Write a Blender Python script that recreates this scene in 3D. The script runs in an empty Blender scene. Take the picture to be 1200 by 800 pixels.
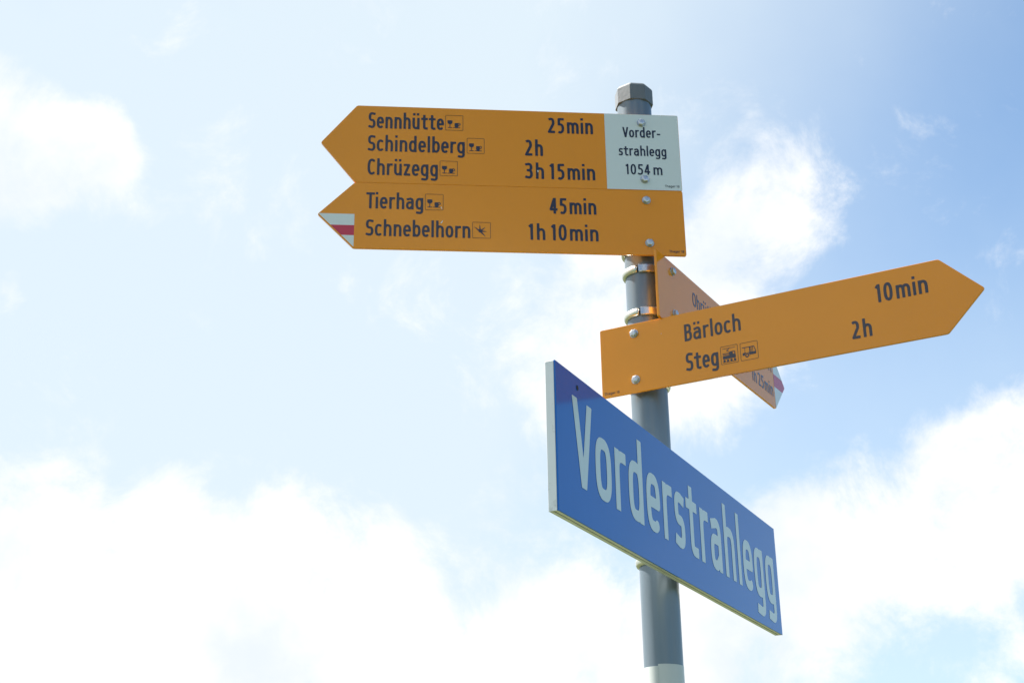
import bpy, bmesh, math, random
import numpy as np
from mathutils import Vector, Matrix

random.seed(4)
scene = bpy.context.scene
COL = scene.collection
rad = math.radians

# ------------------------------------------------------------------ camera
EYE = 1.60                      # camera height above the meadow
F_PX = 1639.06                  # focal length in photograph pixels (1200 wide)
CAM = np.array([0.0, -2.16367, EYE])
PAN, PITCH, ROLL = -0.10318, 0.38084, -0.01451
FW = np.array([math.sin(PAN)*math.cos(PITCH), math.cos(PAN)*math.cos(PITCH), math.sin(PITCH)])
_r = np.array([math.cos(PAN), -math.sin(PAN), 0.0])
_u = np.cross(_r, FW)
RT = _r*math.cos(ROLL) + _u*math.sin(ROLL)
UP = -_r*math.sin(ROLL) + _u*math.cos(ROLL)
cd = bpy.data.cameras.new('camera')
cd.sensor_width = 36.0
cd.sensor_fit = 'HORIZONTAL'
cd.lens = F_PX/1200*36
cd.clip_start = 0.05
cd.clip_end = 20000
co = bpy.data.objects.new('camera', cd)
COL.objects.link(co)
co.matrix_world = Matrix(((RT[0], UP[0], -FW[0], CAM[0]), (RT[1], UP[1], -FW[1], CAM[1]),
                          (RT[2], UP[2], -FW[2], CAM[2]), (0, 0, 0, 1)))
scene.camera = co


def ray(px, py):
    d = FW*F_PX + RT*(px-600) + UP*(400-py)
    return d/np.linalg.norm(d)


# ------------------------------------------------------------------ sky and sun
SUN_AZ = -113.0                 # degrees, from the direction pole->camera, negative = to its left
SUN_EL = 53.0
_h = (math.sin(rad(SUN_AZ)), -math.cos(rad(SUN_AZ)))
SUN_DIR = Vector((_h[0]*math.cos(rad(SUN_EL)), _h[1]*math.cos(rad(SUN_EL)), math.sin(rad(SUN_EL))))
SKY_STRENGTH = 0.05
world = bpy.data.worlds.new('World')
scene.world = world
world.use_nodes = True
wt = world.node_tree
for n in list(wt.nodes):
    wt.nodes.remove(n)


def wn(kind, **kw):
    n = wt.nodes.new(kind)
    for k, v in kw.items():
        setattr(n, k, v)
    return n


def wmath(op, a, b=None, clamp=False):
    n = wn('ShaderNodeMath', operation=op)
    n.use_clamp = clamp
    for i, v in enumerate((a, b)):
        if v is None:
            continue
        if isinstance(v, (int, float)):
            n.inputs[i].default_value = v
        else:
            wt.links.new(v, n.inputs[i])
    return n.outputs[0]


def wsmooth(v, a, b, lo=0.0, hi=1.0):
    n = wn('ShaderNodeMapRange')
    n.interpolation_type = 'SMOOTHSTEP'
    n.inputs['From Min'].default_value = a
    n.inputs['From Max'].default_value = b
    n.inputs['To Min'].default_value = lo
    n.inputs['To Max'].default_value = hi
    wt.links.new(v, n.inputs['Value'])
    return n.outputs['Result']


def wnoise(vec, scale, detail, rough, dist=0.0):
    n = wn('ShaderNodeTexNoise')
    n.inputs['Scale'].default_value = scale
    n.inputs['Detail'].default_value = detail
    n.inputs['Roughness'].default_value = rough
    n.inputs['Distortion'].default_value = dist
    wt.links.new(vec, n.inputs['Vector'])
    return n.outputs['Fac']


tc = wn('ShaderNodeTexCoord')
sky = wn('ShaderNodeTexSky', sky_type='NISHITA')
sky.sun_disc = False
sky.sun_elevation = rad(SUN_EL)
sky.sun_rotation = math.atan2(SUN_DIR.x, SUN_DIR.y)
sky.altitude = 1050
sky.air_density = 1.0
sky.dust_density = 1.0
sky.ozone_density = 1.0
dirn = tc.outputs['Generated']
# cumulus: (pixel x, pixel y, radius in pixels, weight) only names a direction in the sky
CLOUDS = [(5, 165, 115, .9), (85, 185, 95, .85), (135, 165, 55, .5), (20, 240, 60, .3), (0, 330, 40, .35),
          (-20, 700, 150, .9), (110, 700, 140, .8), (240, 700, 140, .8), (370, 700, 130, .8), (470, 740, 110, .8),
          (60, 600, 70, .4), (200, 600, 60, .35), (345, 620, 60, .3), (300, 800, 160, .8), (100, 800, 160, .8), (540, 800, 110, .8),
          (650, 800, 120, .7), (640, 690, 80, .35),
          (880, 215, 80, .5), (950, 210, 60, .35), (850, 310, 110, .8), (960, 280, 80, .6), (740, 330, 110, .8),
          (640, 370, 80, .5), (600, 455, 70, .55), (690, 450, 100, .8), (800, 450, 120, .8), (900, 420, 90, .45),
          (900, 650, 90, .8), (990, 640, 100, .8), (1090, 610, 100, .8), (1150, 540, 75, .7), (1205, 510, 75, .7),
          (1200, 620, 110, .7), (1000, 730, 110, .6), (860, 760, 130, .8), (740, 740, 120, .8), (1130, 690, 70, .5),
          (1140, 800, 55, .5), (1205, 765, 40, .5),
          (500, 560, 160, .18), (620, 570, 120, .2)]
field = None
warp = wn('ShaderNodeTexNoise')
warp.inputs['Scale'].default_value = 9.0
warp.inputs['Detail'].default_value = 5.0
wt.links.new(dirn, warp.inputs['Vector'])
wsub = wn('ShaderNodeVectorMath', operation='SUBTRACT')
wt.links.new(warp.outputs['Color'], wsub.inputs[0])
wsub.inputs[1].default_value = (.5, .5, .5)
wscl = wn('ShaderNodeVectorMath', operation='SCALE')
wt.links.new(wsub.outputs[0], wscl.inputs[0])
wscl.inputs['Scale'].default_value = 0.075
wadd = wn('ShaderNodeVectorMath', operation='ADD')
wt.links.new(dirn, wadd.inputs[0])
wt.links.new(wscl.outputs[0], wadd.inputs[1])
wdir = wadd.outputs[0]
for (cx, cy, rr, wgt) in CLOUDS:
    d = wn('ShaderNodeVectorMath', operation='DISTANCE')
    wt.links.new(wdir, d.inputs[0])
    d.inputs[1].default_value = tuple(ray(cx, cy))
    b = wsmooth(d.outputs['Value'], 0.0, 1.25*rr/F_PX, wgt, 0.0)
    field = b if field is None else wmath('ADD', field, b)
field = wmath('MINIMUM', field, 0.95)
# the same kind of cumulus carries on over the rest of the sky
far = wsmooth(wnoise(dirn, 2.6, 3.0, .5), .50, .66, 0.0, .8)
view = wn('ShaderNodeVectorMath', operation='DISTANCE')
wt.links.new(dirn, view.inputs[0])
view.inputs[1].default_value = tuple(ray(600, 400))
far = wmath('MULTIPLY', far, wsmooth(view.outputs['Value'], .40, .55))
field = wmath('MAXIMUM', field, far)
fine = wnoise(dirn, 12.0, 12.0, .66, .35)
field = wmath('ADD', field, wmath('MULTIPLY', wmath('SUBTRACT', fine, .5), 2.3))
cover = wsmooth(field, .14, .90)
# thin bright haze: thickest towards the sun and the horizon
dot = wn('ShaderNodeVectorMath', operation='DOT_PRODUCT')
wt.links.new(dirn, dot.inputs[0])
dot.inputs[1].default_value = tuple(SUN_DIR)
sep = wn('ShaderNodeSeparateXYZ')
wt.links.new(dirn, sep.inputs[0])
low = wmath('MULTIPLY', wsmooth(sep.outputs['Z'], .05, .62, .98, .0), wsmooth(dot.outputs['Value'], -.15, .5, .25, 1.0))
hz = wmath('ADD', wsmooth(dot.outputs['Value'], .40, .70, 0.0, .90), low)
hz = wmath('ADD', hz, wmath('MULTIPLY', wmath('SUBTRACT', wnoise(dirn, 4.0, 5.0, .55), .5), .35))
hz = wmath('MINIMUM', wmath('MAXIMUM', hz, 0.0), .95)
hmix = wn('ShaderNodeMix', data_type='RGBA')
wt.links.new(hz, hmix.inputs['Factor'])
tint = wn('ShaderNodeMix', data_type='RGBA', blend_type='MULTIPLY')
tint.inputs['Factor'].default_value = 1.0
tint.inputs['B'].default_value = (.80, 1.11, 1.24, 1)     # white balance of the photograph
wt.links.new(sky.outputs['Color'], tint.inputs['A'])
wt.links.new(tint.outputs['Result'], hmix.inputs['A'])
hmix.inputs['B'].default_value = (4.75, 5.42, 5.88, 1)
shade = wsmooth(wnoise(dirn, 8.0, 7.0, .55), .30, .58)
ccol = wn('ShaderNodeMix', data_type='RGBA')
ccol.inputs['A'].default_value = (5.2, 5.6, 5.95, 1)
ccol.inputs['B'].default_value = (6.5, 6.5, 6.5, 1)
wt.links.new(shade, ccol.inputs['Factor'])
mix = wn('ShaderNodeMix', data_type='RGBA')
wt.links.new(cover, mix.inputs['Factor'])
wt.links.new(hmix.outputs['Result'], mix.inputs['A'])
wt.links.new(ccol.outputs['Result'], mix.inputs['B'])
bg = wn('ShaderNodeBackground')
bg.inputs['Strength'].default_value = SKY_STRENGTH
wt.links.new(mix.outputs['Result'], bg.inputs['Color'])
wo = wn('ShaderNodeOutputWorld')
wt.links.new(bg.outputs[0], wo.inputs['Surface'])

sl = bpy.data.lights.new('sun', 'SUN')
sl.energy = 5.0
sl.angle = rad(0.5)
sl.color = (1.0, .95, .87)
so = bpy.data.objects.new('sun', sl)
COL.objects.link(so)
so.rotation_euler = SUN_DIR.to_track_quat('Z', 'Y').to_euler()
so.location = (0, 0, 12)

scene.view_settings.view_transform = 'Standard'
scene.view_settings.look = 'None'
scene.view_settings.exposure = 1.77
scene.view_settings.gamma = 1.0
scene.view_settings.use_curve_mapping = False


# ------------------------------------------------------------------ materials
def mat(name, col, rough=.3, metal=0.0, spec=.5, vary=0.0, vscale=20.0, bump=0.0, bscale=200.0, rvary=0.0, dirt=None, coat=0.0, stretch=1.0):
    m = bpy.data.materials.new(name)
    m.use_nodes = True
    t = m.node_tree
    b = t.nodes['Principled BSDF']
    b.inputs['Base Color'].default_value = (*col, 1)
    b.inputs['Roughness'].default_value = rough
    b.inputs['Metallic'].default_value = metal
    b.inputs['Specular IOR Level'].default_value = spec
    b.inputs['Coat Weight'].default_value = coat
    b.inputs['Coat Roughness'].default_value = .06
    c = t.nodes.new('ShaderNodeTexCoord')

    def noise(scale, det=5.0):
        n = t.nodes.new('ShaderNodeTexNoise')
        n.inputs['Scale'].default_value = scale
        n.inputs['Detail'].default_value = det
        n.inputs['Roughness'].default_value = .6
        mp = t.nodes.new('ShaderNodeMapping')
        mp.inputs['Scale'].default_value = (1, 1, stretch)      # streaks run down the object
        t.links.new(c.outputs['Object'], mp.inputs['Vector'])
        t.links.new(mp.outputs['Vector'], n.inputs['Vector'])
        return n.outputs['Fac']

    src = None
    if vary:
        mx = t.nodes.new('ShaderNodeMix')
        mx.data_type = 'RGBA'
        mx.inputs['A'].default_value = (*[v*(1-vary) for v in col], 1)
        mx.inputs['B'].default_value = (*[min(1, v*(1+vary)) for v in col], 1)
        t.links.new(noise(vscale), mx.inputs['Factor'])
        src = mx.outputs['Result']
        t.links.new(src, b.inputs['Base Color'])
    if dirt:                    # (colour, scale, from, to, amount): stains with a shape of their own
        dc, ds, d0, d1, da = dirt
        mr = t.nodes.new('ShaderNodeMapRange')
        mr.inputs['From Min'].default_value = d0
        mr.inputs['From Max'].default_value = d1
        mr.inputs['To Max'].default_value = da
        t.links.new(noise(ds, 8), mr.inputs['Value'])
        mx = t.nodes.new('ShaderNodeMix')
        mx.data_type = 'RGBA'
        if src:
            t.links.new(src, mx.inputs['A'])
        else:
            mx.inputs['A'].default_value = (*col, 1)
        mx.inputs['B'].default_value = (*dc, 1)
        t.links.new(mr.outputs['Result'], mx.inputs['Factor'])
        t.links.new(mx.outputs['Result'], b.inputs['Base Color'])
    if rvary:
        mr = t.nodes.new('ShaderNodeMapRange')
        mr.inputs['To Min'].default_value = rough-rvary
        mr.inputs['To Max'].default_value = rough+rvary
        t.links.new(noise(vscale*.7), mr.inputs['Value'])
        t.links.new(mr.outputs['Result'], b.inputs['Roughness'])
    if bump:
        bp = t.nodes.new('ShaderNodeBump')
        bp.inputs['Strength'].default_value = bump
        bp.inputs['Distance'].default_value = .001
        t.links.new(noise(bscale), bp.inputs['Height'])
        t.links.new(bp.outputs['Normal'], b.inputs['Normal'])
    return m


M = dict(
    yellow=mat('yellow_enamel', (.82, .280, .001), .16, spec=.42, vary=.05, vscale=9, rvary=.05, dirt=((.40, .24, .06), 60, .66, .8, .25), coat=.22),
    white=mat('white_film', (.66, .70, .69), .22, vary=.03, vscale=14, dirt=((.45, .45, .40), 70, .66, .8, .3), coat=.5),
    black=mat('black_print', (.018, .018, .034), .2, vary=.1, coat=.3),
    line=mat('fine_line_print', (.16, .07, .02), .25),
    red=mat('red_film', (.52, .02, .055), .2, vary=.05, coat=.3),
    blue=mat('blue_film', (.001, .128, .52), .10, spec=.32, vary=.06, vscale=6, rvary=.03, dirt=((.12, .16, .30), 45, .62, .8, .15)),
    letter=mat('reflective_white_letters', (.58, .68, .72), .3, vary=.03),
    alu=mat('brushed_aluminium', (.74, .75, .74), .42, .35, vary=.08, vscale=30, bump=.15, bscale=90, dirt=((.30, .30, .27), 55, .56, .75, .6)),
    groove=mat('dark_joint', (.05, .055, .04), .6),
    pole=mat('grey_painted_steel', (.150, .190, .228), .32, .35, vary=.20, vscale=30, stretch=.12, bump=.08, bscale=60, rvary=.08, dirt=((.30, .31, .31), 35, .62, .8, .35)),
    cap=mat('grey_plastic_cap', (.13, .145, .165), .5, vary=.15, vscale=40, bump=.2, bscale=150),
    sleeve=mat('white_sleeve_film', (.52, .55, .55), .35, vary=.05, vscale=12),
    steel=mat('stainless_steel', (.52, .53, .54), .28, .9, vary=.06, vscale=60, rvary=.05),
    zinc=mat('zinc_plated_steel', (.62, .62, .54), .32, .9, vary=.12, vscale=50, bump=.2, bscale=120),
    scratch=mat('scratched_bare_metal', (.75, .75, .72), .4),
    hole=mat('dark_hole', (.02, .02, .025), .7),
)


# ------------------------------------------------------------------ helpers
def finish(name, bm, m, parent=None, smooth=False, loc=None):
    me = bpy.data.meshes.new(name)
    bm.normal_update()
    bm.to_mesh(me)
    bm.free()
    if smooth:
        for p in me.polygons:
            p.use_smooth = True
    me.materials.append(m)
    o = bpy.data.objects.new(name, me)
    COL.objects.link(o)
    if parent:
        o.parent = parent
    if loc is not None:
        o.location = loc
    return o


def tag(o, label, cat=None, group=None, kind=None):
    o['label'] = label
    if cat:
        o['category'] = cat
    if group:
        o['group'] = group
    if kind:
        o['kind'] = kind
    return o


def prism(bm, pts, y0, y1, bevel=0.0):
    """polygon in the x-z plane, extruded along y from y0 (front) to y1 (back)"""
    vs = [bm.verts.new((x, y0, z)) for x, z in pts]
    vb = [bm.verts.new((x, y1, z)) for x, z in pts]
    n = len(pts)
    fr = bm.faces.new(vs)
    bk = bm.faces.new(vb[::-1])
    sides = [bm.faces.new((vs[i], vb[i], vb[(i+1) % n], vs[(i+1) % n])) for i in range(n)]
    bmesh.ops.recalc_face_normals(bm, faces=[fr, bk]+sides)
    if bevel:
        es = list(fr.edges)+list(bk.edges)
        bmesh.ops.bevel(bm, geom=es, offset=bevel, segments=2, affect='EDGES', profile=.5)
    return bm


def box(bm, x0, x1, y0, y1, z0, z1, bevel=0.0):
    g = bmesh.ops.create_cube(bm, size=1.0)
    for v in g['verts']:
        v.co = Vector(((x0+x1)/2+v.co.x*(x1-x0), (y0+y1)/2+v.co.y*(y1-y0), (z0+z1)/2+v.co.z*(z1-z0)))
    if bevel:
        es = list({e for v in g['verts'] for e in v.link_edges})
        bmesh.ops.bevel(bm, geom=es, offset=bevel, segments=2, affect='EDGES', profile=.5)


def lathe(bm, prof, seg=64, ax=(0, 0, 0), a0=0.0, a1=2*math.pi):
    """profile (r, z) turned about the z axis through ax"""
    full = abs(a1-a0-2*math.pi) < 1e-6
    n = seg if full else seg+1
    rings = []
    for i in range(n):
        a = a0+(a1-a0)*i/seg
        rings.append([bm.verts.new((ax[0]+r*math.cos(a), ax[1]+r*math.sin(a), ax[2]+z)) for r, z in prof])
    for i in range(seg):
        A, B = rings[i], rings[(i+1) % n]
        for k in range(len(prof)-1):
            bm.faces.new((A[k], B[k], B[k+1], A[k+1]))
    if not full:
        bm.faces.new(rings[0][::-1])
        bm.faces.new(rings[-1])
    return bm


def rounded(pts, r, seg=4):
    out = []
    n = len(pts)
    for i in range(n):
        p, a, b = Vector(pts[i]), Vector(pts[i-1]), Vector(pts[(i+1) % n])
        da, db = (a-p).normalized(), (b-p).normalized()
        k = min(r, .3*(a-p).length, .3*(b-p).length)
        for j in range(seg+1):
            t = j/seg
            q = (p+da*k)*(1-t)**2+p*2*t*(1-t)+(p+db*k)*t*t
            out.append((q.x, q.y))
    return out


# ------------------------------------------------------------------ drawn lettering
XH, ASC, DSC = .735, 1.04, -.275


def arc(cx, cy, rx, ry, a0, a1, n=18, p=2.4):
    out = []
    for i in range(n+1):
        a = rad(a0+(a1-a0)*i/n)
        c, s = math.cos(a), math.sin(a)
        out.append((cx+rx*math.copysign(abs(c)**(2/p), c), cy+ry*math.copysign(abs(s)**(2/p), s)))
    return out


def glyph(ch, w, p=2.4):
    """centre lines of a letter (cap height 1), bearings (left, right); closed paths repeat their first point"""
    b, h = .39, w/2
    yx, yc, yd = XH-h, 1-h, DSC+h
    ra = .23

    def bowl(x=0.0, bb=b):
        return arc(x+bb/2, XH/2, bb/2, (XH-w)/2, 0, 360, 40, p)

    def arch(x0, bb):
        return arc(x0+bb/2, yx-ra, bb/2, ra, 180, 0, 18, p)+[(x0+bb, 0)]
    A = lambda *a, **k: arc(*a, p=p, **k)
    S, R = .080, .050
    if ch == 'o':
        return [bowl()], R, R
    if ch in 'n':
        return [[(0, 0), (0, XH)], arch(0, b)], S, S*.9
    if ch == 'h':
        return [[(0, 0), (0, ASC)], arch(0, b)], S, S*.9
    if ch == 'm':
        return [[(0, 0), (0, XH)], arch(0, b*.9), arch(b*.9, b*.9)], S, S*.9
    if ch == 'ü':
        d = .075
        return [[(b, 0), (b, XH)], [(0, XH)]+A(b/2, h+ra, b/2, ra, 180, 360),
                [(.04, ASC-2*d-.01), (.04, ASC-.01)], [(b-.04, ASC-2*d-.01), (b-.04, ASC-.01)]], S*.9, S
    if ch == 'u':
        return [[(b, 0), (b, XH)], [(0, XH)]+A(b/2, h+ra, b/2, ra, 180, 360)], S*.9, S
    if ch == 'i':
        return [[(0, 0), (0, XH)], [(0, ASC-.16), (0, ASC-.01)]], S, S
    if ch == 'l':
        return [[(0, 0), (0, ASC)]], S, S
    if ch == 'r':
        return [[(0, 0), (0, XH)], A(.22, yx-ra, .22, ra, 180, 90)+[(.25, yx)]], S, .03
    if ch == 't':
        return [[(.08, .93), (.08, h+.14)]+A(.21, h+.14, .13, .14, 180, 270)+[(.27, h)],
                [(-.08, XH-h*.9), (.27, XH-h*.9)]], .04, .05
    if ch == 'e':
        return [[(0, XH*.5), (b, XH*.5)]+A(b/2, XH/2, b/2, (XH-w)/2, 0, 310, n=34)], R, R*.8
    if ch == 'c':
        return [A(b/2, XH/2, b/2, (XH-w)/2, 50, 310, n=30)], R, .05
    if ch == 'C':
        return [A(.23, .5, .23, (1-w)/2, 50, 310, n=34)], R, .05
    if ch == 'O':
        return [A(.25, .5, .25, (1-w)/2, 0, 360, n=44)], R, R
    if ch == '0':
        return [A(.185, .5, .185, (1-w)/2, 0, 360, n=44)], .08, .08
    if ch == 'd':
        return [bowl(), [(b, 0), (b, ASC)]], R, S
    if ch == 'b':
        return [bowl(), [(0, 0), (0, ASC)]], S, R
    if ch == 'g':
        return [bowl(), [(b, XH), (b, yd+.16)]+A(b-.17, yd+.16, .17, .16, 0, -90)+[(.05, yd+.015)]], R, S
    if ch in 'aä':
        g = [[(b, 0), (b, yx-.2)]+A(b-.17, yx-.2, .17, .2, 0, 90)+[(.05, yx-.035)],
             [(b, .43), (.17, .43)]+A(.17, (.43+h)/2, .17, (.43-h)/2, 90, 270)+[(.22, h), (b, .20)]]
        if ch == 'ä':
            g += [[(.04, ASC-.16), (.04, ASC-.01)], [(b-.06, ASC-.16), (b-.06, ASC-.01)]]
        return g, R, S
    if ch == 's':
        q = (XH-w)/4
        x = .135
        return [[(2*x+.0, yx-.02)]+A(x, yx-q, x, q, 80, 260, n=16)+A(x, h+q, x, q, 80, -100, n=16)+[(-.01, h+.02)]], R, R
    if ch == 'S':
        q = (1-w)/4
        x = .185
        return [[(2*x-.01, yc-.025)]+A(x, yc-q, x, q, 80, 260, n=18)+A(x, h+q, x, q, 80, -100, n=18)+[(0, h+.03)]], R, R
    if ch == 'z':
        return [[(0, yx), (.30, yx), (.0, h), (.31, h)]], .06, .06
    if ch == 'T':
        return [[(-.23, yc), (.23, yc)], [(0, 0), (0, yc)]], -.02, -.02
    if ch == 'V':
        return [[(-.0245, 1.1), (.245, 0.0), (.5145, 1.1)]], .02, .0
    if ch == 'B':
        q = (yc-.53)/2
        q2 = (.53-h)/2
        return [[(0, 0), (0, 1)], [(0, yc), (.17, yc)]+A(.17, .53+q, .16, q, 90, -90)+[(0, .53)],
                [(.17, .53)]+A(.19, h+q2, .18, q2, 90, -90)+[(0, h)]], S, R
    if ch == '1':
        return [[(.17, 0), (.17, 1)], [(0, .80), (.15, .94)]], .08, .12
    if ch == '2':
        return [[(.0, yc-.05)]+A(.16, yc-.23, .185, .23, 100, -25)+[(.01, h), (.37, h)]], .08, .08
    if ch == '3':
        q = (yc-.53)/2
        q2 = (.53-h)/2
        return [[(.0, yc-.02)]+A(.13, .53+q, .19, q, 95, -90)+[(.10, .53)], [(.12, .53)]+A(.13, h+q2, .21, q2, 90, -95)+[(-.01, h+.03)]], .08, .08
    if ch == '4':
        return [[(.29, 0), (.29, 1)], [(.27, .97), (0, .27), (.40, .27)]], .05, .05
    if ch == '5':
        return [[(.33, yc), (.05, yc), (.04, .58)]+A(.10, h+.245, .24, .265, 90, -90)+[(-.01, h+.02)]], .08, .08
    if ch == '8':
        q = (yc-.53)/2
        q2 = (.53-h)/2
        return [A(.18, .53+q, .165, q, 0, 360, n=30), A(.18, h+q2, .185, q2, 0, 360, n=30)], .08, .08
    if ch == '-':
        return [[(0, .36), (.20, .36)]], .08, .08
    raise KeyError(ch)


def text_paths(s, w, k, track=1.0, p=2.4):
    """paths for a whole line; x scale k squeezes centre lines, not stroke thickness. returns (paths, width)"""
    x = 0.0
    out = []
    first = True
    for ch in s:
        if ch in ' |':
            x += (.20 if ch == ' ' else .06)*k
            continue
        g, l, r = glyph(ch, w, p)
        x0 = min(q[0] for pa in g for q in pa)
        x1 = max(q[0] for pa in g for q in pa)
        if not first:
            x += l*track*k
        first = False
        # keep terminals that end on a left/right edge inside the glyph's own box
        for pa in g:
            pp = [(x+w/2+(q[0]-x0)*k, q[1]) for q in pa]
            for e, f in ((0, 1), (-1, -2)):          # sideways terminals reach the edge of the letter's box
                dx, dy = pp[e][0]-pp[f][0], pp[e][1]-pp[f][1]
                if abs(dx) > 2.2*abs(dy) and pa[0] != pa[-1]:
                    pp[e] = (pp[e][0]+math.copysign(w/2, dx), pp[e][1]+dy/abs(dx)*w/2)
            out.append(pp)
        x += w+(x1-x0)*k
        end = x
        x += r*track*k
    return out, end


def sd_segments(X, Y, path, hw):
    """signed distance of a stroked path with butt ends and round joins"""
    P = [np.array(q, float) for q in path]
    Q = [P[0]]
    for q in P[1:]:
        if np.linalg.norm(q-Q[-1]) > 1e-9:
            Q.append(q)
    P = Q
    closed = np.linalg.norm(P[0]-P[-1]) < 1e-6
    d = np.full(X.shape, 1e9)
    n = len(P)-1
    for i in range(n):
        a, b = P[i], P[i+1]
        ab = b-a
        L = np.hypot(*ab)
        t = ((X-a[0])*ab[0]+(Y-a[1])*ab[1])/(L*L)
        tc_ = np.clip(t, 0, 1)
        dd = np.hypot(X-a[0]-tc_*ab[0], Y-a[1]-tc_*ab[1])-hw
        if not closed:
            if i == 0:
                dd = np.maximum(dd, -t*L)
            if i == n-1:
                dd = np.maximum(dd, (t-1)*L)
        d = np.minimum(d, dd)
    return d


def contour(bm, F, x0, y0, cell, place):
    """fills F<0 with flat faces (marching squares); place(x, y) -> point"""
    ny, nx = F.shape
    cache = {}

    def vert(key, x, y):
        v = cache.get(key)
        if v is None:
            v = cache[key] = bm.verts.new(place(x, y))
        return v

    def corner(i, j):
        return vert(('c', i, j), x0+i*cell, y0+j*cell)

    def cross(i, j, i2, j2):
        if (i2, j2) < (i, j):
            i, j, i2, j2 = i2, j2, i, j
        t = F[j, i]/(F[j, i]-F[j2, i2])
        t = min(.98, max(.02, t))
        return vert(('e', i, j, i2, j2), x0+(i+(i2-i)*t)*cell, y0+(j+(j2-j)*t)*cell)
    ins = F < 0
    full = ins[:-1, :-1] & ins[1:, :-1] & ins[:-1, 1:] & ins[1:, 1:]
    some = (ins[:-1, :-1] | ins[1:, :-1] | ins[:-1, 1:] | ins[1:, 1:]) & ~full
    for j in range(ny-1):
        i = 0
        row = full[j]
        while i < nx-1:
            if row[i]:
                k = i
                while k < nx-1 and row[k]:
                    k += 1
                bm.faces.new((corner(i, j), corner(k, j), corner(k, j+1), corner(i, j+1)))
                i = k
            else:
                i += 1
    for j, i in zip(*np.nonzero(some)):
        cs = [(i, j), (i+1, j), (i+1, j+1), (i, j+1)]
        poly = []
        for q in range(4):
            a, b = cs[q], cs[(q+1) % 4]
            ia, ib = ins[a[1], a[0]], ins[b[1], b[0]]
            if ia:
                poly.append(corner(*a))
            if ia != ib:
                poly.append(cross(*a, *b))
        if len(poly) >= 3:
            try:
                bm.faces.new(poly)
            except ValueError:
                pass


def draw_text(bm, s, x_left, x_right, base, cap, stroke, y=0.0, cells=44, p=2.4, track=1.0):
    """letters of cap height cap between x_left and x_right on baseline base, in the plane y"""
    lo, hi = .2, 2.5
    W = (x_right-x_left)/cap
    for _ in range(40):
        k = (lo+hi)/2
        if text_paths(s, stroke, k, track, p)[1] < W:
            lo = k
        else:
            hi = k
    paths, _w = text_paths(s, stroke, k, track, p)
    cell = 1.0/cells
    # group paths that overlap into islands so that strokes of one letter merge
    groups = []
    for pa in paths:
        a, b = min(q[0] for q in pa)-stroke/2, max(q[0] for q in pa)+stroke/2
        hit = [g for g in groups if g[0] < b and g[1] > a]
        new = [a, b, [pa]]
        for g in hit:
            groups.remove(g)
            new = [min(new[0], g[0]), max(new[1], g[1]), new[2]+g[2]]
        groups.append(new)
    for a, b, pas in groups:
        gx0, gy0 = a-2.5*cell, DSC-.06
        nx = int((b-a)/cell)+7
        ny = int((ASC+.16-gy0)/cell)+2
        X, Y = np.meshgrid(gx0+np.arange(nx)*cell, gy0+np.arange(ny)*cell)
        F = np.full(X.shape, 1e9)
        for pa in pas:
            F = np.minimum(F, sd_segments(X, Y, pa, stroke/2))
        if any(len(pa) == 3 and pa[0][1] == pa[2][1] == 1.1 for pa in pas):   # a V is cut off level
            F = np.maximum(F, np.maximum(Y-1.0, -Y))
        contour(bm, F, gx0, gy0, cell, lambda x, z: (x_left+x*cap, y, base+z*cap))


def draw_field(bm, fn, x0, x1, z0, z1, n, y):
    """fill fn(X, Z)<0; fn works on a unit square mapped on the given rectangle"""
    cell = 1.0/n
    X, Y = np.meshgrid(-.05+np.arange(int(n*1.1)+2)*cell, -.05+np.arange(int(n*1.1)+2)*cell)
    contour(bm, fn(X, Y), -.05, -.05, cell, lambda a, b: (x0+a*(x1-x0), y, z0+b*(z1-z0)))


def f_box(X, Y, x0, x1, y0, y1, r=0.0):
    qx = np.abs(X-(x0+x1)/2)-(x1-x0)/2+r
    qy = np.abs(Y-(y0+y1)/2)-(y1-y0)/2+r
    return np.hypot(np.maximum(qx, 0), np.maximum(qy, 0))+np.minimum(np.maximum(qx, qy), 0)-r


def f_disc(X, Y, cx, cy, r):
    return np.hypot(X-cx, Y-cy)-r


def f_line(X, Y, pts, w):
    return sd_segments(X, Y, pts, w/2)


def ico_restaurant(X, Y):
    f = np.maximum(f_disc(X, Y, .26, .55, .145), Y-.66)
    f = np.minimum(f, f_box(X, Y, .125, .395, .54, .66))
    f = np.minimum(f, f_box(X, Y, .24, .28, .2, .45))
    f = np.minimum(f, f_box(X, Y, .14, .40, .165, .205))
    f = np.minimum(f, f_box(X, Y, .52, .74, .24, .49, .04))
    f = np.minimum(f, f_box(X, Y, .56, .70, .19, .3))
    f = np.minimum(f, np.abs(f_disc(X, Y, .76, .41, .07))-.02)
    return np.minimum(f, f_box(X, Y, .44, .84, .165, .205))


def ico_view(X, Y):
    f = f_disc(X, Y, .42, .44, .085)
    for a, l in ((92, .46), (40, .42), (-3, .44), (-48, .50), (140, .46)):
        c, s = math.cos(rad(a)), math.sin(rad(a))
        t = (X-.42)*c+(Y-.44)*s
        d = np.abs(-(X-.42)*s+(Y-.44)*c)
        f = np.minimum(f, np.maximum(d-.055*(1-t/l), np.maximum(-t, t-l)))
    return f


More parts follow.
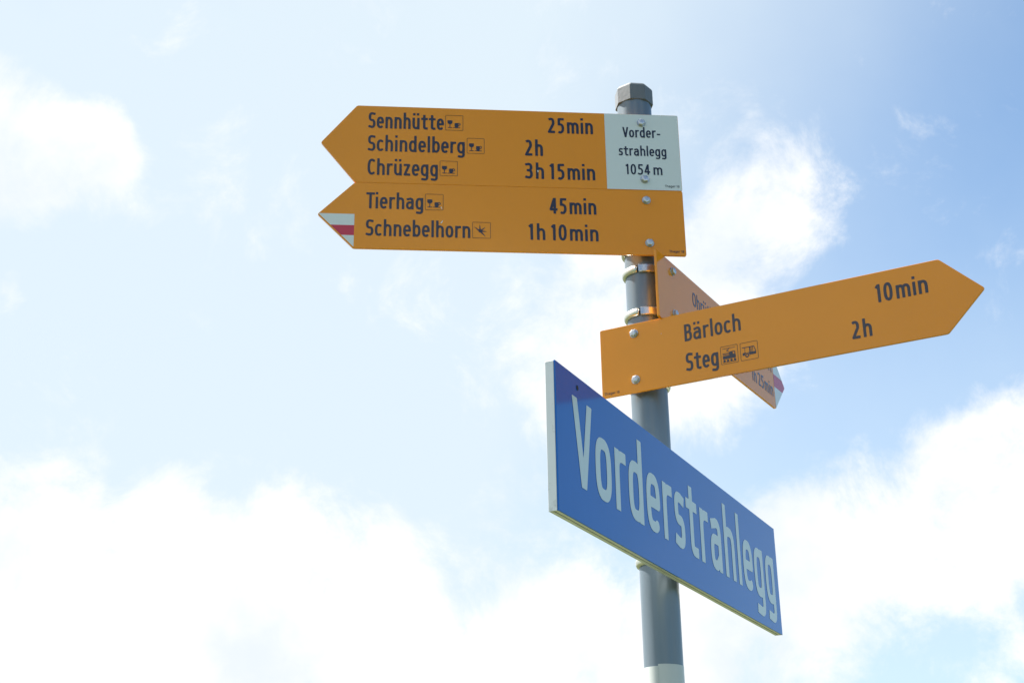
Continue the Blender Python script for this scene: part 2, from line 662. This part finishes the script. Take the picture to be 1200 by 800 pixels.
def ico_train(X, Y):
    f = f_box(X, Y, .12, .86, .28, .46, .03)
    f = np.minimum(f, f_box(X, Y, .50, .84, .40, .66, .06))
    f = np.maximum(f, -f_box(X, Y, .70, .79, .50, .62))
    for yy in (.52, .59):
        f = np.minimum(f, f_box(X, Y, .12, .50, yy-.018, yy+.018))
    for i in range(4):
        f = np.minimum(f, f_disc(X, Y, .20+i*.2, .19, .065))
    f = np.minimum(f, f_box(X, Y, .10, .90, .095, .12))
    f = np.minimum(f, f_line(X, Y, [(.50, .66), (.36, .74), (.50, .83)], .035))
    return np.minimum(f, f_box(X, Y, .12, .86, .845, .87))


def ico_bus(X, Y):
    f = f_box(X, Y, .12, .88, .28, .43, .04)
    f = np.maximum(f, -f_disc(X, Y, .37, .28, .135))
    f = np.minimum(f, np.abs(f_disc(X, Y, .37, .27, .085))-.03)
    f = np.minimum(f, f_box(X, Y, .10, .78, .70, .74))
    f = np.minimum(f, f_line(X, Y, [(.77, .72), (.88, .40)], .035))
    for x in (.26, .52, .56, .62, .70):
        f = np.minimum(f, f_box(X, Y, x-.013, x+.013, .42, .72))
    return np.minimum(f, f_box(X, Y, .14, .17, .40, .43))


def ico_frame(X, Y):
    return np.maximum(f_box(X, Y, .0, 1, .0, 1, .06), -f_box(X, Y, .026, .974, .026, .974, .04))


# ------------------------------------------------------------------ sign frames
R_POLE = 0.030


class Sign:
    """a sign whose front face stands off metres from the pole's axis and runs along angle a"""
    def __init__(self, a, off, z0):
        self.a, self.off, self.z0 = a, off, EYE+z0
        self.u = np.array([math.cos(a), math.sin(a), 0])
        self.n = np.array([math.sin(a), -math.cos(a), 0])

    def at(self, px, py):
        d = ray(px, py)
        t = (self.off-self.n @ CAM)/(self.n @ d)
        P = CAM+d*t
        return float(P @ self.u), float(P[2]-self.z0)

    def empty(self, name):
        e = bpy.data.objects.new(name, None)
        e.empty_display_size = .1
        COL.objects.link(e)
        e.location = (self.n[0]*self.off, self.n[1]*self.off, self.z0)
        e.rotation_euler = (0, 0, self.a)
        self.root = e
        return e


PRINT = -.00035                  # printed film stands a third of a millimetre proud


def lettering(S, s, lpx, rpx, top, label=None, stroke=.138, m='black', cells=40, p=2.4, track=1.0, parent=None, y=PRINT, cap=None):
    """lpx, rpx: baseline pixels at the left and right end; top: a pixel at cap height near the left"""
    x0, b0 = S.at(*lpx)
    x1, b1 = S.at(*rpx)
    base = (b0+b1)/2
    ch = cap or S.at(*top)[1]-b0
    bm = bmesh.new()
    draw_text(bm, s, x0, x1, base, ch, stroke, y, cells, p, track)
    o = finish('lettering', bm, M[m], parent or S.root)
    o['label'] = label or 'printed lettering reading "%s"' % s.replace('|', '')
    return o


def pictogram(S, tl, br, fn, label, n=44):
    x0, z1 = S.at(*tl)
    x1, z0 = S.at(*br)
    bm = bmesh.new()
    draw_field(bm, fn, x0, x1, z0, z1, n, PRINT)
    o = finish('pictogram', bm, M['black'], S.root)
    o['label'] = label
    bm = bmesh.new()
    draw_field(bm, ico_frame, x0, x1, z0, z1, 80, PRINT)
    finish('pictogram_border', bm, M['line'], o)
    return o


BOLT = None


def bolt(S, px, spin=0.0):
    """hexagon head with washer, standing on the front face (local -y)"""
    global BOLT
    if BOLT is None:
        bm = bmesh.new()
        prof = [(0.0, .0), (.0074, .0), (.0076, .0004), (.0074, .0014), (.0, .0014)]
        lathe(bm, prof[1:4], 28)
        ring = [bm.verts.new((.0073*math.cos(i*math.tau/28), .0073*math.sin(i*math.tau/28), .0014)) for i in range(28)]
        bm.faces.new(ring)
        hexa = [(math.cos(i*math.tau/6), math.sin(i*math.tau/6)) for i in range(6)]
        lo = [bm.verts.new((.0064*c, .0064*s, .0014)) for c, s in hexa]
        mi = [bm.verts.new((.0064*c, .0064*s, .0049)) for c, s in hexa]
        hi = [bm.verts.new((.0052*c, .0052*s, .0058)) for c, s in hexa]
        ce = [bm.verts.new((.0030*c, .0030*s, .0062)) for c, s in hexa]
        for A, B in ((lo, mi), (mi, hi), (hi, ce)):
            for i in range(6):
                bm.faces.new((A[i], A[(i+1) % 6], B[(i+1) % 6], B[i]))
        bm.faces.new(ce)
        bmesh.ops.recalc_face_normals(bm, faces=bm.faces)
        for v in bm.verts:
            v.co = Vector((v.co.x, -v.co.z, v.co.y))
        me = bpy.data.meshes.new('bolt')
        bm.to_mesh(me)
        bm.free()
        me.materials.append(M['steel'])
        BOLT = me
    x, z = S.at(*px) if len(px) == 2 else px[:2]
    o = bpy.data.objects.new('bolt', BOLT)
    COL.objects.link(o)
    o.parent = S.root
    o.location = (x, 0, z)
    o.rotation_euler = (0, spin, 0)
    return o, x, z


CLAMP = {}


def clamp(S, z, back, big=False):
    """two half shells round the pole, the front one (sign side) carried by a saddle up to the panel's back"""
    ax = (0, S.off, 0)                     # pole axis in sign coordinates
    o = bpy.data.objects.new('clamp', None)
    key = (round(S.off, 4), round(back, 4), big)
    if key not in CLAMP:
        r, t, hh = R_POLE, .0055, .0062
        prof = [(r-.001, -hh), (r+t*.6, -hh), (r+t*.92, -hh*.55), (r+t, 0), (r+t*.92, hh*.55), (r+t*.6, hh), (r-.001, hh)]
        prof = prof+[prof[0]]
        bm = bmesh.new()                   # back half
        lathe(bm, prof, 40, ax, rad(-90+84), rad(270-84))
        bmesh.ops.recalc_face_normals(bm, faces=bm.faces)
        m1 = bpy.data.meshes.new('back_shell')
        bm.to_mesh(m1)
        bm.free()
        m1.materials.append(M['zinc'])
        bm = bmesh.new()                   # sign-side half with saddle and lugs
        hh2 = hh*1.15
        p2 = [(r-.001, -hh2), (r+t*.8, -hh2), (r+t, -hh2*.8), (r+t, hh2*.8), (r+t*.8, hh2), (r-.001, hh2), (r-.001, -hh2)]
        lathe(bm, p2, 40, ax, rad(-90-78), rad(-90+78))
        w = .017
        box(bm, -w, w, back+.0002, S.off-r*.80, -hh2*.9, hh2*.9, .0008)
        bmesh.ops.recalc_face_normals(bm, faces=bm.faces)
        m2 = bpy.data.meshes.new('front_shell')
        bm.to_mesh(m2)
        bm.free()
        m2.materials.append(M['steel'])
        bm = bmesh.new()                   # dark rubber liner seen in the gap between the shells
        lathe(bm, [(r-.0005, -hh*.8), (r+.0022, -hh*.8), (r+.0022, hh*.8), (r-.0005, hh*.8), (r-.0005, -hh*.8)], 64, ax)
        bmesh.ops.recalc_face_normals(bm, faces=bm.faces)
        m3 = bpy.data.meshes.new('liner')
        bm.to_mesh(m3)
        bm.free()
        m3.materials.append(M['hole'])
        for me in (m1,):
            for p in me.polygons:
                p.use_smooth = True
        CLAMP[key] = (m1, m2, m3)
    m1, m2, m3 = CLAMP[key]
    c = bpy.data.objects.new('clamp', m2)
    COL.objects.link(c)
    c.parent = S.root
    c.location = (0, 0, z)
    for nm, me, dx in (('back_shell', m1, 0), ('liner', m3, 0)):
        q = bpy.data.objects.new(nm, me)
        COL.objects.link(q)
        q.parent = c
        q.location = (dx, 0, 0)
    bpy.data.objects.remove(o)
    return c


THK = .0045


def panel(S, pts, label=None):
    bm = bmesh.new()
    prism(bm, rounded(pts, .003, 3), 0.0, THK, .0005)
    o = finish('panel', bm, M['yellow'], S.root)
    if label:
        o['label'] = label
    return o


def sheet(S, name, pts, m, y=-.0002, parent=None, label=None):
    bm = bmesh.new()
    bm.faces.new([bm.verts.new((x, y, z)) for x, z in pts])
    bmesh.ops.recalc_face_normals(bm, faces=bm.faces)
    o = finish(name, bm, M[m], parent or S.root)
    if label:
        o['label'] = label
    return o


def scratch(S, px, pts, parent=None):
    x, z = S.at(*px)
    k = .0014
    return sheet(S, 'scratch', [(x+a*k, z+b*k) for a, b in pts], 'scratch', -.0006)


# ------------------------------------------------------------------ ground
def ground():
    bm = bmesh.new()
    n = 72
    rings = [0, .6, 1.5, 3, 6, 12, 25, 60, 150, 400, 1200, 4000, 9000]
    prev = None
    for i, r in enumerate(rings):
        if i == 0:
            cur = [bm.verts.new((0, 0, 0))]
        else:
            cur = []
            for k in range(n):
                a = k*math.tau/n
                zz = .0 if r < 3 else -.03*(r-3)*math.exp(-r/400)+.35*math.sin(a*3+r)*min(1, r/60)
                if r > 1000:
                    zz = -8.0
                cur.append(bm.verts.new((r*math.cos(a), r*math.sin(a), zz)))
        if prev:
            for k in range(n):
                if len(prev) == 1:
                    bm.faces.new((prev[0], cur[k], cur[(k+1) % n]))
                else:
                    bm.faces.new((prev[k], cur[k], cur[(k+1) % n], prev[(k+1) % n]))
        prev = cur
    m = mat('meadow', (.038, .054, .014), .9, vary=.45, vscale=1.3, bump=.6, bscale=30, dirt=((.085, .080, .045), .35, .45, .65, .6))
    o = finish('ground', bm, m, smooth=True)
    o['kind'] = 'structure'
    tag(o, 'green mountain meadow under the signpost')


ground()

# ------------------------------------------------------------------ post
post = bpy.data.objects.new('signpost', None)
COL.objects.link(post)
tag(post, 'grey round steel post with octagonal cap carrying all the signs', 'post')
Z_TOP = EYE+1.31


def pole_z(py, phi=0.0):
    """height on the pole's camera side seen at pixel row py"""
    lo, hi = 0.0, 4.0
    for _ in range(50):
        z = (lo+hi)/2
        P = np.array([R_POLE*math.sin(phi), -R_POLE*math.cos(phi), z])-CAM
        if 400-F_PX*(P @ UP)/(P @ FW) > py:
            lo = z
        else:
            hi = z
    return z


Z_SLEEVE = pole_z(777)
bm = bmesh.new()
lathe(bm, [(R_POLE, -.3), (R_POLE, Z_TOP)], 96)
o = finish('pole', bm, M['pole'], post, True)
# white film wrapped round the lower post, its overlap a little lower on one side
bm = bmesh.new()
step = rad(-106)
N = 96
lo, hi = [], []
for i in range(N+1):
    a = step+math.tau*i/N
    rr = R_POLE+.0003+.0004*(i/N)
    lo.append(bm.verts.new((rr*math.cos(a), rr*math.sin(a), .02)))
    hi.append(bm.verts.new((rr*math.cos(a), rr*math.sin(a), Z_SLEEVE-.0030*(i/N))))
for i in range(N):
    bm.faces.new((lo[i], lo[i+1], hi[i+1], hi[i]))
inn = [bm.verts.new((R_POLE*math.cos(step+math.tau*i/N), R_POLE*math.sin(step+math.tau*i/N), hi[i].co.z)) for i in range(N+1)]
for i in range(N):
    bm.faces.new((hi[i], hi[i+1], inn[i+1], inn[i]))
o = finish('white_sleeve', bm, M['sleeve'], post)
o['label'] = 'white film wrapped round the lower post'
# octagonal cap
ZC0, ZC1 = pole_z(114.6)-.003, 0
RC = .034
bm = bmesh.new()
angs = [rad(-90-9+45*k) for k in range(8)]
zs = [(RC, 0.0), (RC, .030), (RC-.0035, .0345)]
rows = [[bm.verts.new((r*math.cos(a), r*math.sin(a), ZC0+z)) for a in angs] for r, z in zs]
for A, B in zip(rows, rows[1:]):
    for i in range(8):
        bm.faces.new((A[i], A[(i+1) % 8], B[(i+1) % 8], B[i]))
bm.faces.new(rows[-1])
inner = [bm.verts.new((R_POLE*.99*math.cos(a), R_POLE*.99*math.sin(a), ZC0)) for a in angs]
innt = [bm.verts.new((R_POLE*.99*math.cos(a), R_POLE*.99*math.sin(a), ZC0+.02)) for a in angs]
for i in range(8):
    bm.faces.new((rows[0][(i+1) % 8], rows[0][i], inner[i], inner[(i+1) % 8]))
    bm.faces.new((inner[(i+1) % 8], inner[i], innt[i], innt[(i+1) % 8]))
bmesh.ops.recalc_face_normals(bm, faces=bm.faces)
bmesh.ops.bevel(bm, geom=[e for e in bm.edges if e.calc_face_angle(0) > .3], offset=.0008, segments=2, affect='EDGES')
finish('cap', bm, M['cap'], post)

# ------------------------------------------------------------------ trail signs
GROUP = None
OFF = .0459
# the three-line sign with the white place field
T = Sign(.19224, OFF, 1.1157)
r = T.empty('trail_sign')
tag(r, 'yellow arrow trail sign with three destinations and white place field, topmost on the post', 'trail sign')
H = .1476
panel(T, [(-.4868, H), (-.5458, H/2), (-.4868, 0), (.0664, 0), (.0664, H)])
xf0 = (T.at(707.3, 132.9)[0]+T.at(712.2, 221.4)[0])/2
fld = sheet(T, 'place_field', [(xf0, .0006), (.0658, .0006), (.0658, H-.0006), (xf0, H-.0006)], 'white', -.0003, label='white field naming the place and its altitude')
lettering(T, 'Sennhütte', (431.7, 150.4), (520.2, 152.4), (431.7, 132.0))
lettering(T, 'Schindelberg', (431.0, 177.4), (544.7, 179.6), (431.0, 159.0))
lettering(T, 'Chrüzegg', (430.5, 205.0), (513.1, 206.8), (430.5, 186.3))
lettering(T, '25|min', (641.8, 156.4), (695.0, 157.2), (641.8, 138.6), stroke=.15)
lettering(T, '2|h', (615.1, 182.6), (636.4, 183.0), (615.1, 164.0), stroke=.15)
lettering(T, '3|h 15|min', (615.6, 209.6), (697.7, 211.4), (615.6, 191.2), stroke=.15)
yf = -.0007
lettering(T, 'Vorder-', (729.4, 161.3), (773.8, 162.1), (729.4, 149.4), stroke=.14, y=yf)
lettering(T, 'strahlegg', (725.3, 182.5), (781.0, 183.8), (725.3, 170.9), stroke=.14, y=yf)
lettering(T, '1054 m', (732.9, 204.5), (776.4, 205.5), (732.9, 192.4), stroke=.14, y=yf)
lettering(T, 'Thager 18', (779.2, 219.7), (796.2, 220.2), (779.2, 217.0), stroke=.13, y=yf, cells=24, label='tiny maker line in the corner of the white field')
for tl, br in (((521.9, 135.1), (542.8, 153.5)), ((547.1, 162.0), (567.8, 180.6)), ((515.4, 188.6), (536.4, 206.7))):
    pictogram(T, tl, br, ico_restaurant, 'glass and cup refreshment pictogram')
for px, sp in (((751.3, 144.6), .3), ((755.6, 210.6), .8)):
    _, bx_, bz_ = bolt(T, px, sp)
    clamp(T, bz_, THK)
scratch(T, (629.6, 200.5), [(0, 0), (1.2, 1.6), (1.5, -1.0), (.6, -2)])

# the two-line sign with the red and white tip under it
L = Sign(.19224, OFF, .9944)
r = L.empty('trail_sign')
tag(r, 'two-line yellow arrow sign with half striped tip, directly under the topmost sign', 'trail sign')
H = .1210
panel(L, [(-.4867, H), (-.5465, H/2), (-.4867, 0), (.0664, 0), (.0664, H)])
xs = L.at(414.8, 270)[0]
zt = L.at(414.8, 250.8)[1]
zr1 = L.at(414.8, 263.9)[1]
zr0 = L.at(414.8, 275.7)[1]
m_ = .0022                        # the yellow margin left along the edge


def edge_x(z):
    return -.5465+.0598*(1-z/(H/2))+m_*1.45


tipx = edge_x(zt)
st = sheet(L, 'tip_stripe', [(tipx, zt), (edge_x(zr1), zr1), (xs, zr1), (xs, zt)], 'white', label='white stripe of the arrow tip')
st = sheet(L, 'tip_stripe', [(edge_x(zr1), zr1), (edge_x(zr0), zr0), (xs, zr0), (xs, zr1)], 'red', label='red stripe of the arrow tip')
st = sheet(L, 'tip_stripe', [(edge_x(zr0), zr0), (xs, edge_x(0) and (xs-edge_x(zr0))*-(H/2)/.0598+zr0), (xs, zr0)], 'white', label='lower white stripe of the arrow tip')
lettering(L, 'Tierhag', (428.8, 244.2), (495.9, 245.8), (428.8, 225.5))
lettering(L, 'Schnebelhorn', (428.5, 276.0), (551.2, 279.2), (428.5, 257.0))
lettering(L, '45|min', (644.1, 250.6), (699.0, 251.5), (644.1, 232.2), stroke=.15)
lettering(L, '1|h 10|min', (618.8, 281.2), (701.6, 282.8), (618.8, 262.4), stroke=.15)
lettering(L, 'Thager 18', (784.4, 295.9), (801.8, 296.6), (784.4, 293.0), stroke=.13, cells=24, label='tiny maker line in the corner')
pictogram(L, (498.2, 227.3), (519.6, 246.7), ico_restaurant, 'glass and cup refreshment pictogram')
pictogram(L, (553.5, 260.2), (575.2, 279.6), ico_view, 'radiating viewpoint pictogram')
for px, sp in (((757.3, 235.0), .5), ((761.3, 285.0), .1)):
    _, bx_, bz_ = bolt(L, px, sp)
    clamp(L, bz_, THK)
scratch(L, (517.6, 260.5), [(-1.6, -1.4), (.4, 1.6), (1.4, 2.6), (1.2, 1), (-.2, -1.6)])
scratch(L, (516.5, 243.5), [(0, 0), (.8, 1.4), (1.4, -1), (1.6, -2.4), (.6, -1)])

# the sign that points the other way
B = Sign(-.39033, .0453, .7555)
r = B.empty('trail_sign')
tag(r, 'yellow arrow trail sign with train and bus pictograms, pointing opposite to the topmost sign', 'trail sign')
H = .1185
panel(B, [(-.0635, H), (-.0635, 0), (.4894, 0), (.5488, H/2), (.4894, H)])
lettering(B, 'Bärloch', (802.6, 400.2), (868.4, 387.0), (801.9, 380.3))
lettering(B, 'Steg', (804.6, 435.3), (842.6, 427.6), (803.9, 414.2))
lettering(B, '10|min', (1026.5, 355.2), (1088.2, 342.6), (1024.5, 334.0), stroke=.15)
lettering(B, '2|h', (998.9, 397.8), (1022.8, 393.2), (997.3, 376.8), stroke=.15)
lettering(B, 'Thager 18', (708.6, 463.6), (726.2, 460.2), (708.6, 460.6), stroke=.13, cells=24, label='tiny maker line in the corner')
pictogram(B, (843.8, 406.8), (865.8, 423.8), ico_train, 'train pictogram', 60)
pictogram(B, (866.8, 402.5), (889.3, 419.3), ico_bus, 'bus pictogram', 60)
for px, sp in (((743.1, 390.9), .2), ((745.3, 444.9), .9)):
    _, bx_, bz_ = bolt(B, px, sp)
    clamp(B, bz_, THK)
scratch(B, (775.0, 391.0), [(-.4, 0), (.2, .5), (.5, -.2), (0, -.6)])

# the sign seen almost edge on
O = Sign(1.15563, .0487, .8742)
r = O.empty('trail_sign')
tag(r, 'yellow arrow sign nearly edge on, passing behind the one with train pictogram', 'trail sign')
H = .1200
s0, s1, st_ = -.0523, .4873, .5498
panel(O, [(s0, H), (s0, 0), (s1, 0), (st_, H/2), (s1, H)])
zr0 = O.at(908.4, 453.6)[1]
zr1 = O.at(907.0, 438.6)[1]


def edge_o(z):
    return st_-(st_-s1)*abs(z-H/2)/(H/2)-.0008


sheet(O, 'tip_stripe', [(s1, zr1), (edge_o(zr1), zr1), (s1, H-.001)], 'white', label='white stripe of the arrow tip')
sheet(O, 'tip_stripe', [(s1, zr0), (edge_o(zr0), zr0), (st_-.001, H/2), (edge_o(zr1), zr1), (s1, zr1)], 'red', label='red stripe of the arrow tip')
sheet(O, 'tip_stripe', [(s1, .001), (edge_o(zr0), zr0), (s1, zr0)], 'white', label='lower white stripe of the arrow tip')
xo = O.at(811.3, 350)[0]
CH = .0262
bm = bmesh.new()
draw_text(bm, 'Ohrüti', xo, xo+.084, H*.60, CH, .138, PRINT, 40)
o = finish('lettering', bm, M['black'], r)
o['label'] = 'printed first destination, partly hidden'
xe = O.at(905.8, 457)[0]
xb = O.at(881.2, 444)[0]
bm = bmesh.new()
draw_text(bm, '1h 25|min', xb, xe, H*.18, CH, .15, PRINT, 40)
o = finish('lettering', bm, M['black'], r)
o['label'] = 'printed lettering reading "1h 25min"'
bm = bmesh.new()
draw_text(bm, 'min', xe-.056, xe, H*.60, CH, .15, PRINT, 40)
o = finish('lettering', bm, M['black'], r)
o['label'] = 'end of the upper walking time'
for px, sp in (((787.4, 318.3), .2), ((790.3, 368.0), .6)):
    ob, bx_, bz_ = bolt(O, px, sp)
    clamp(O, bz_, THK)

# ------------------------------------------------------------------ blue place-name sign
OFFU, THU = .0580, .0143
U = Sign(1.22684, OFFU, .4442)
r = U.empty('place_name_sign')
tag(r, 'large blue place name sign with white letters and aluminium edge, lowest on the post', 'place sign')
x0, x1, H = -.5101, .4849, .1974
bm = bmesh.new()
prism(bm, [(x0, 0), (x1, 0), (x1, H), (x0, H)], 0, .0022, .0004)
face = finish('face', bm, M['blue'], r)
for nm, (a, b_, inset, m) in (('frame', (.0024, .0072, .0006, 'alu')), ('frame_joint', (.0072, .0088, .004, 'groove')), ('frame', (.0088, THU, .0003, 'alu'))):
    bm = bmesh.new()
    box(bm, x0+.0022+inset, x1-.0022-inset, a, b_, inset, H-inset, .0004 if nm == 'frame' else 0)
    finish(nm, bm, M[m], r)
for xa, xb_ in ((x0, x0+.0021), (x1-.0021, x1)):
    bm = bmesh.new()
    box(bm, xa, xb_, .0025, THU, .0001, H-.0001, .0004)
    o = finish('end_plate', bm, M['alu'], r)
    o['label'] = 'pale weathered aluminium end of the sign'
# rails and clamps behind it
for zz in (.042, .155):
    bm = bmesh.new()
    box(bm, -.46, .44, THU, THU+.010, zz-.011, zz+.011, .0006)
    finish('rail', bm, M['alu'], r)
    clamp(U, zz, THU+.010)
bm = bmesh.new()
draw_text(bm, 'Vorderstrahlegg', -.4626, .4575, .0474, .1190, .138, -.0004, 80, 3.0, 1.1)
o = finish('lettering', bm, M['letter'], r)
o['label'] = 'white condensed lettering reading "Vorderstrahlegg"'
for px in ((867.0, 586.5),):                     # head of a frame screw on the upper edge
    x = U.at(*px)[0]
    bm = bmesh.new()
    g = bmesh.ops.create_cone(bm, cap_ends=True, segments=10, radius1=.0032, radius2=.0024, depth=.004)
    for v in g['verts']:
        v.co = Vector((x+v.co.x, .006+v.co.y, H+.0014+v.co.z))
    finish('screw', bm, M['hole'], r)
for px in ((676.3, 454.3), ):
    x, z = U.at(*px)
    bm = bmesh.new()
    draw_field(bm, lambda X, Y: f_disc(X, Y, .5, .5, .45), x-.004, x+.004, z-.004, z+.004, 20, -.0005)
    finish('rivet', bm, M['hole'], r)
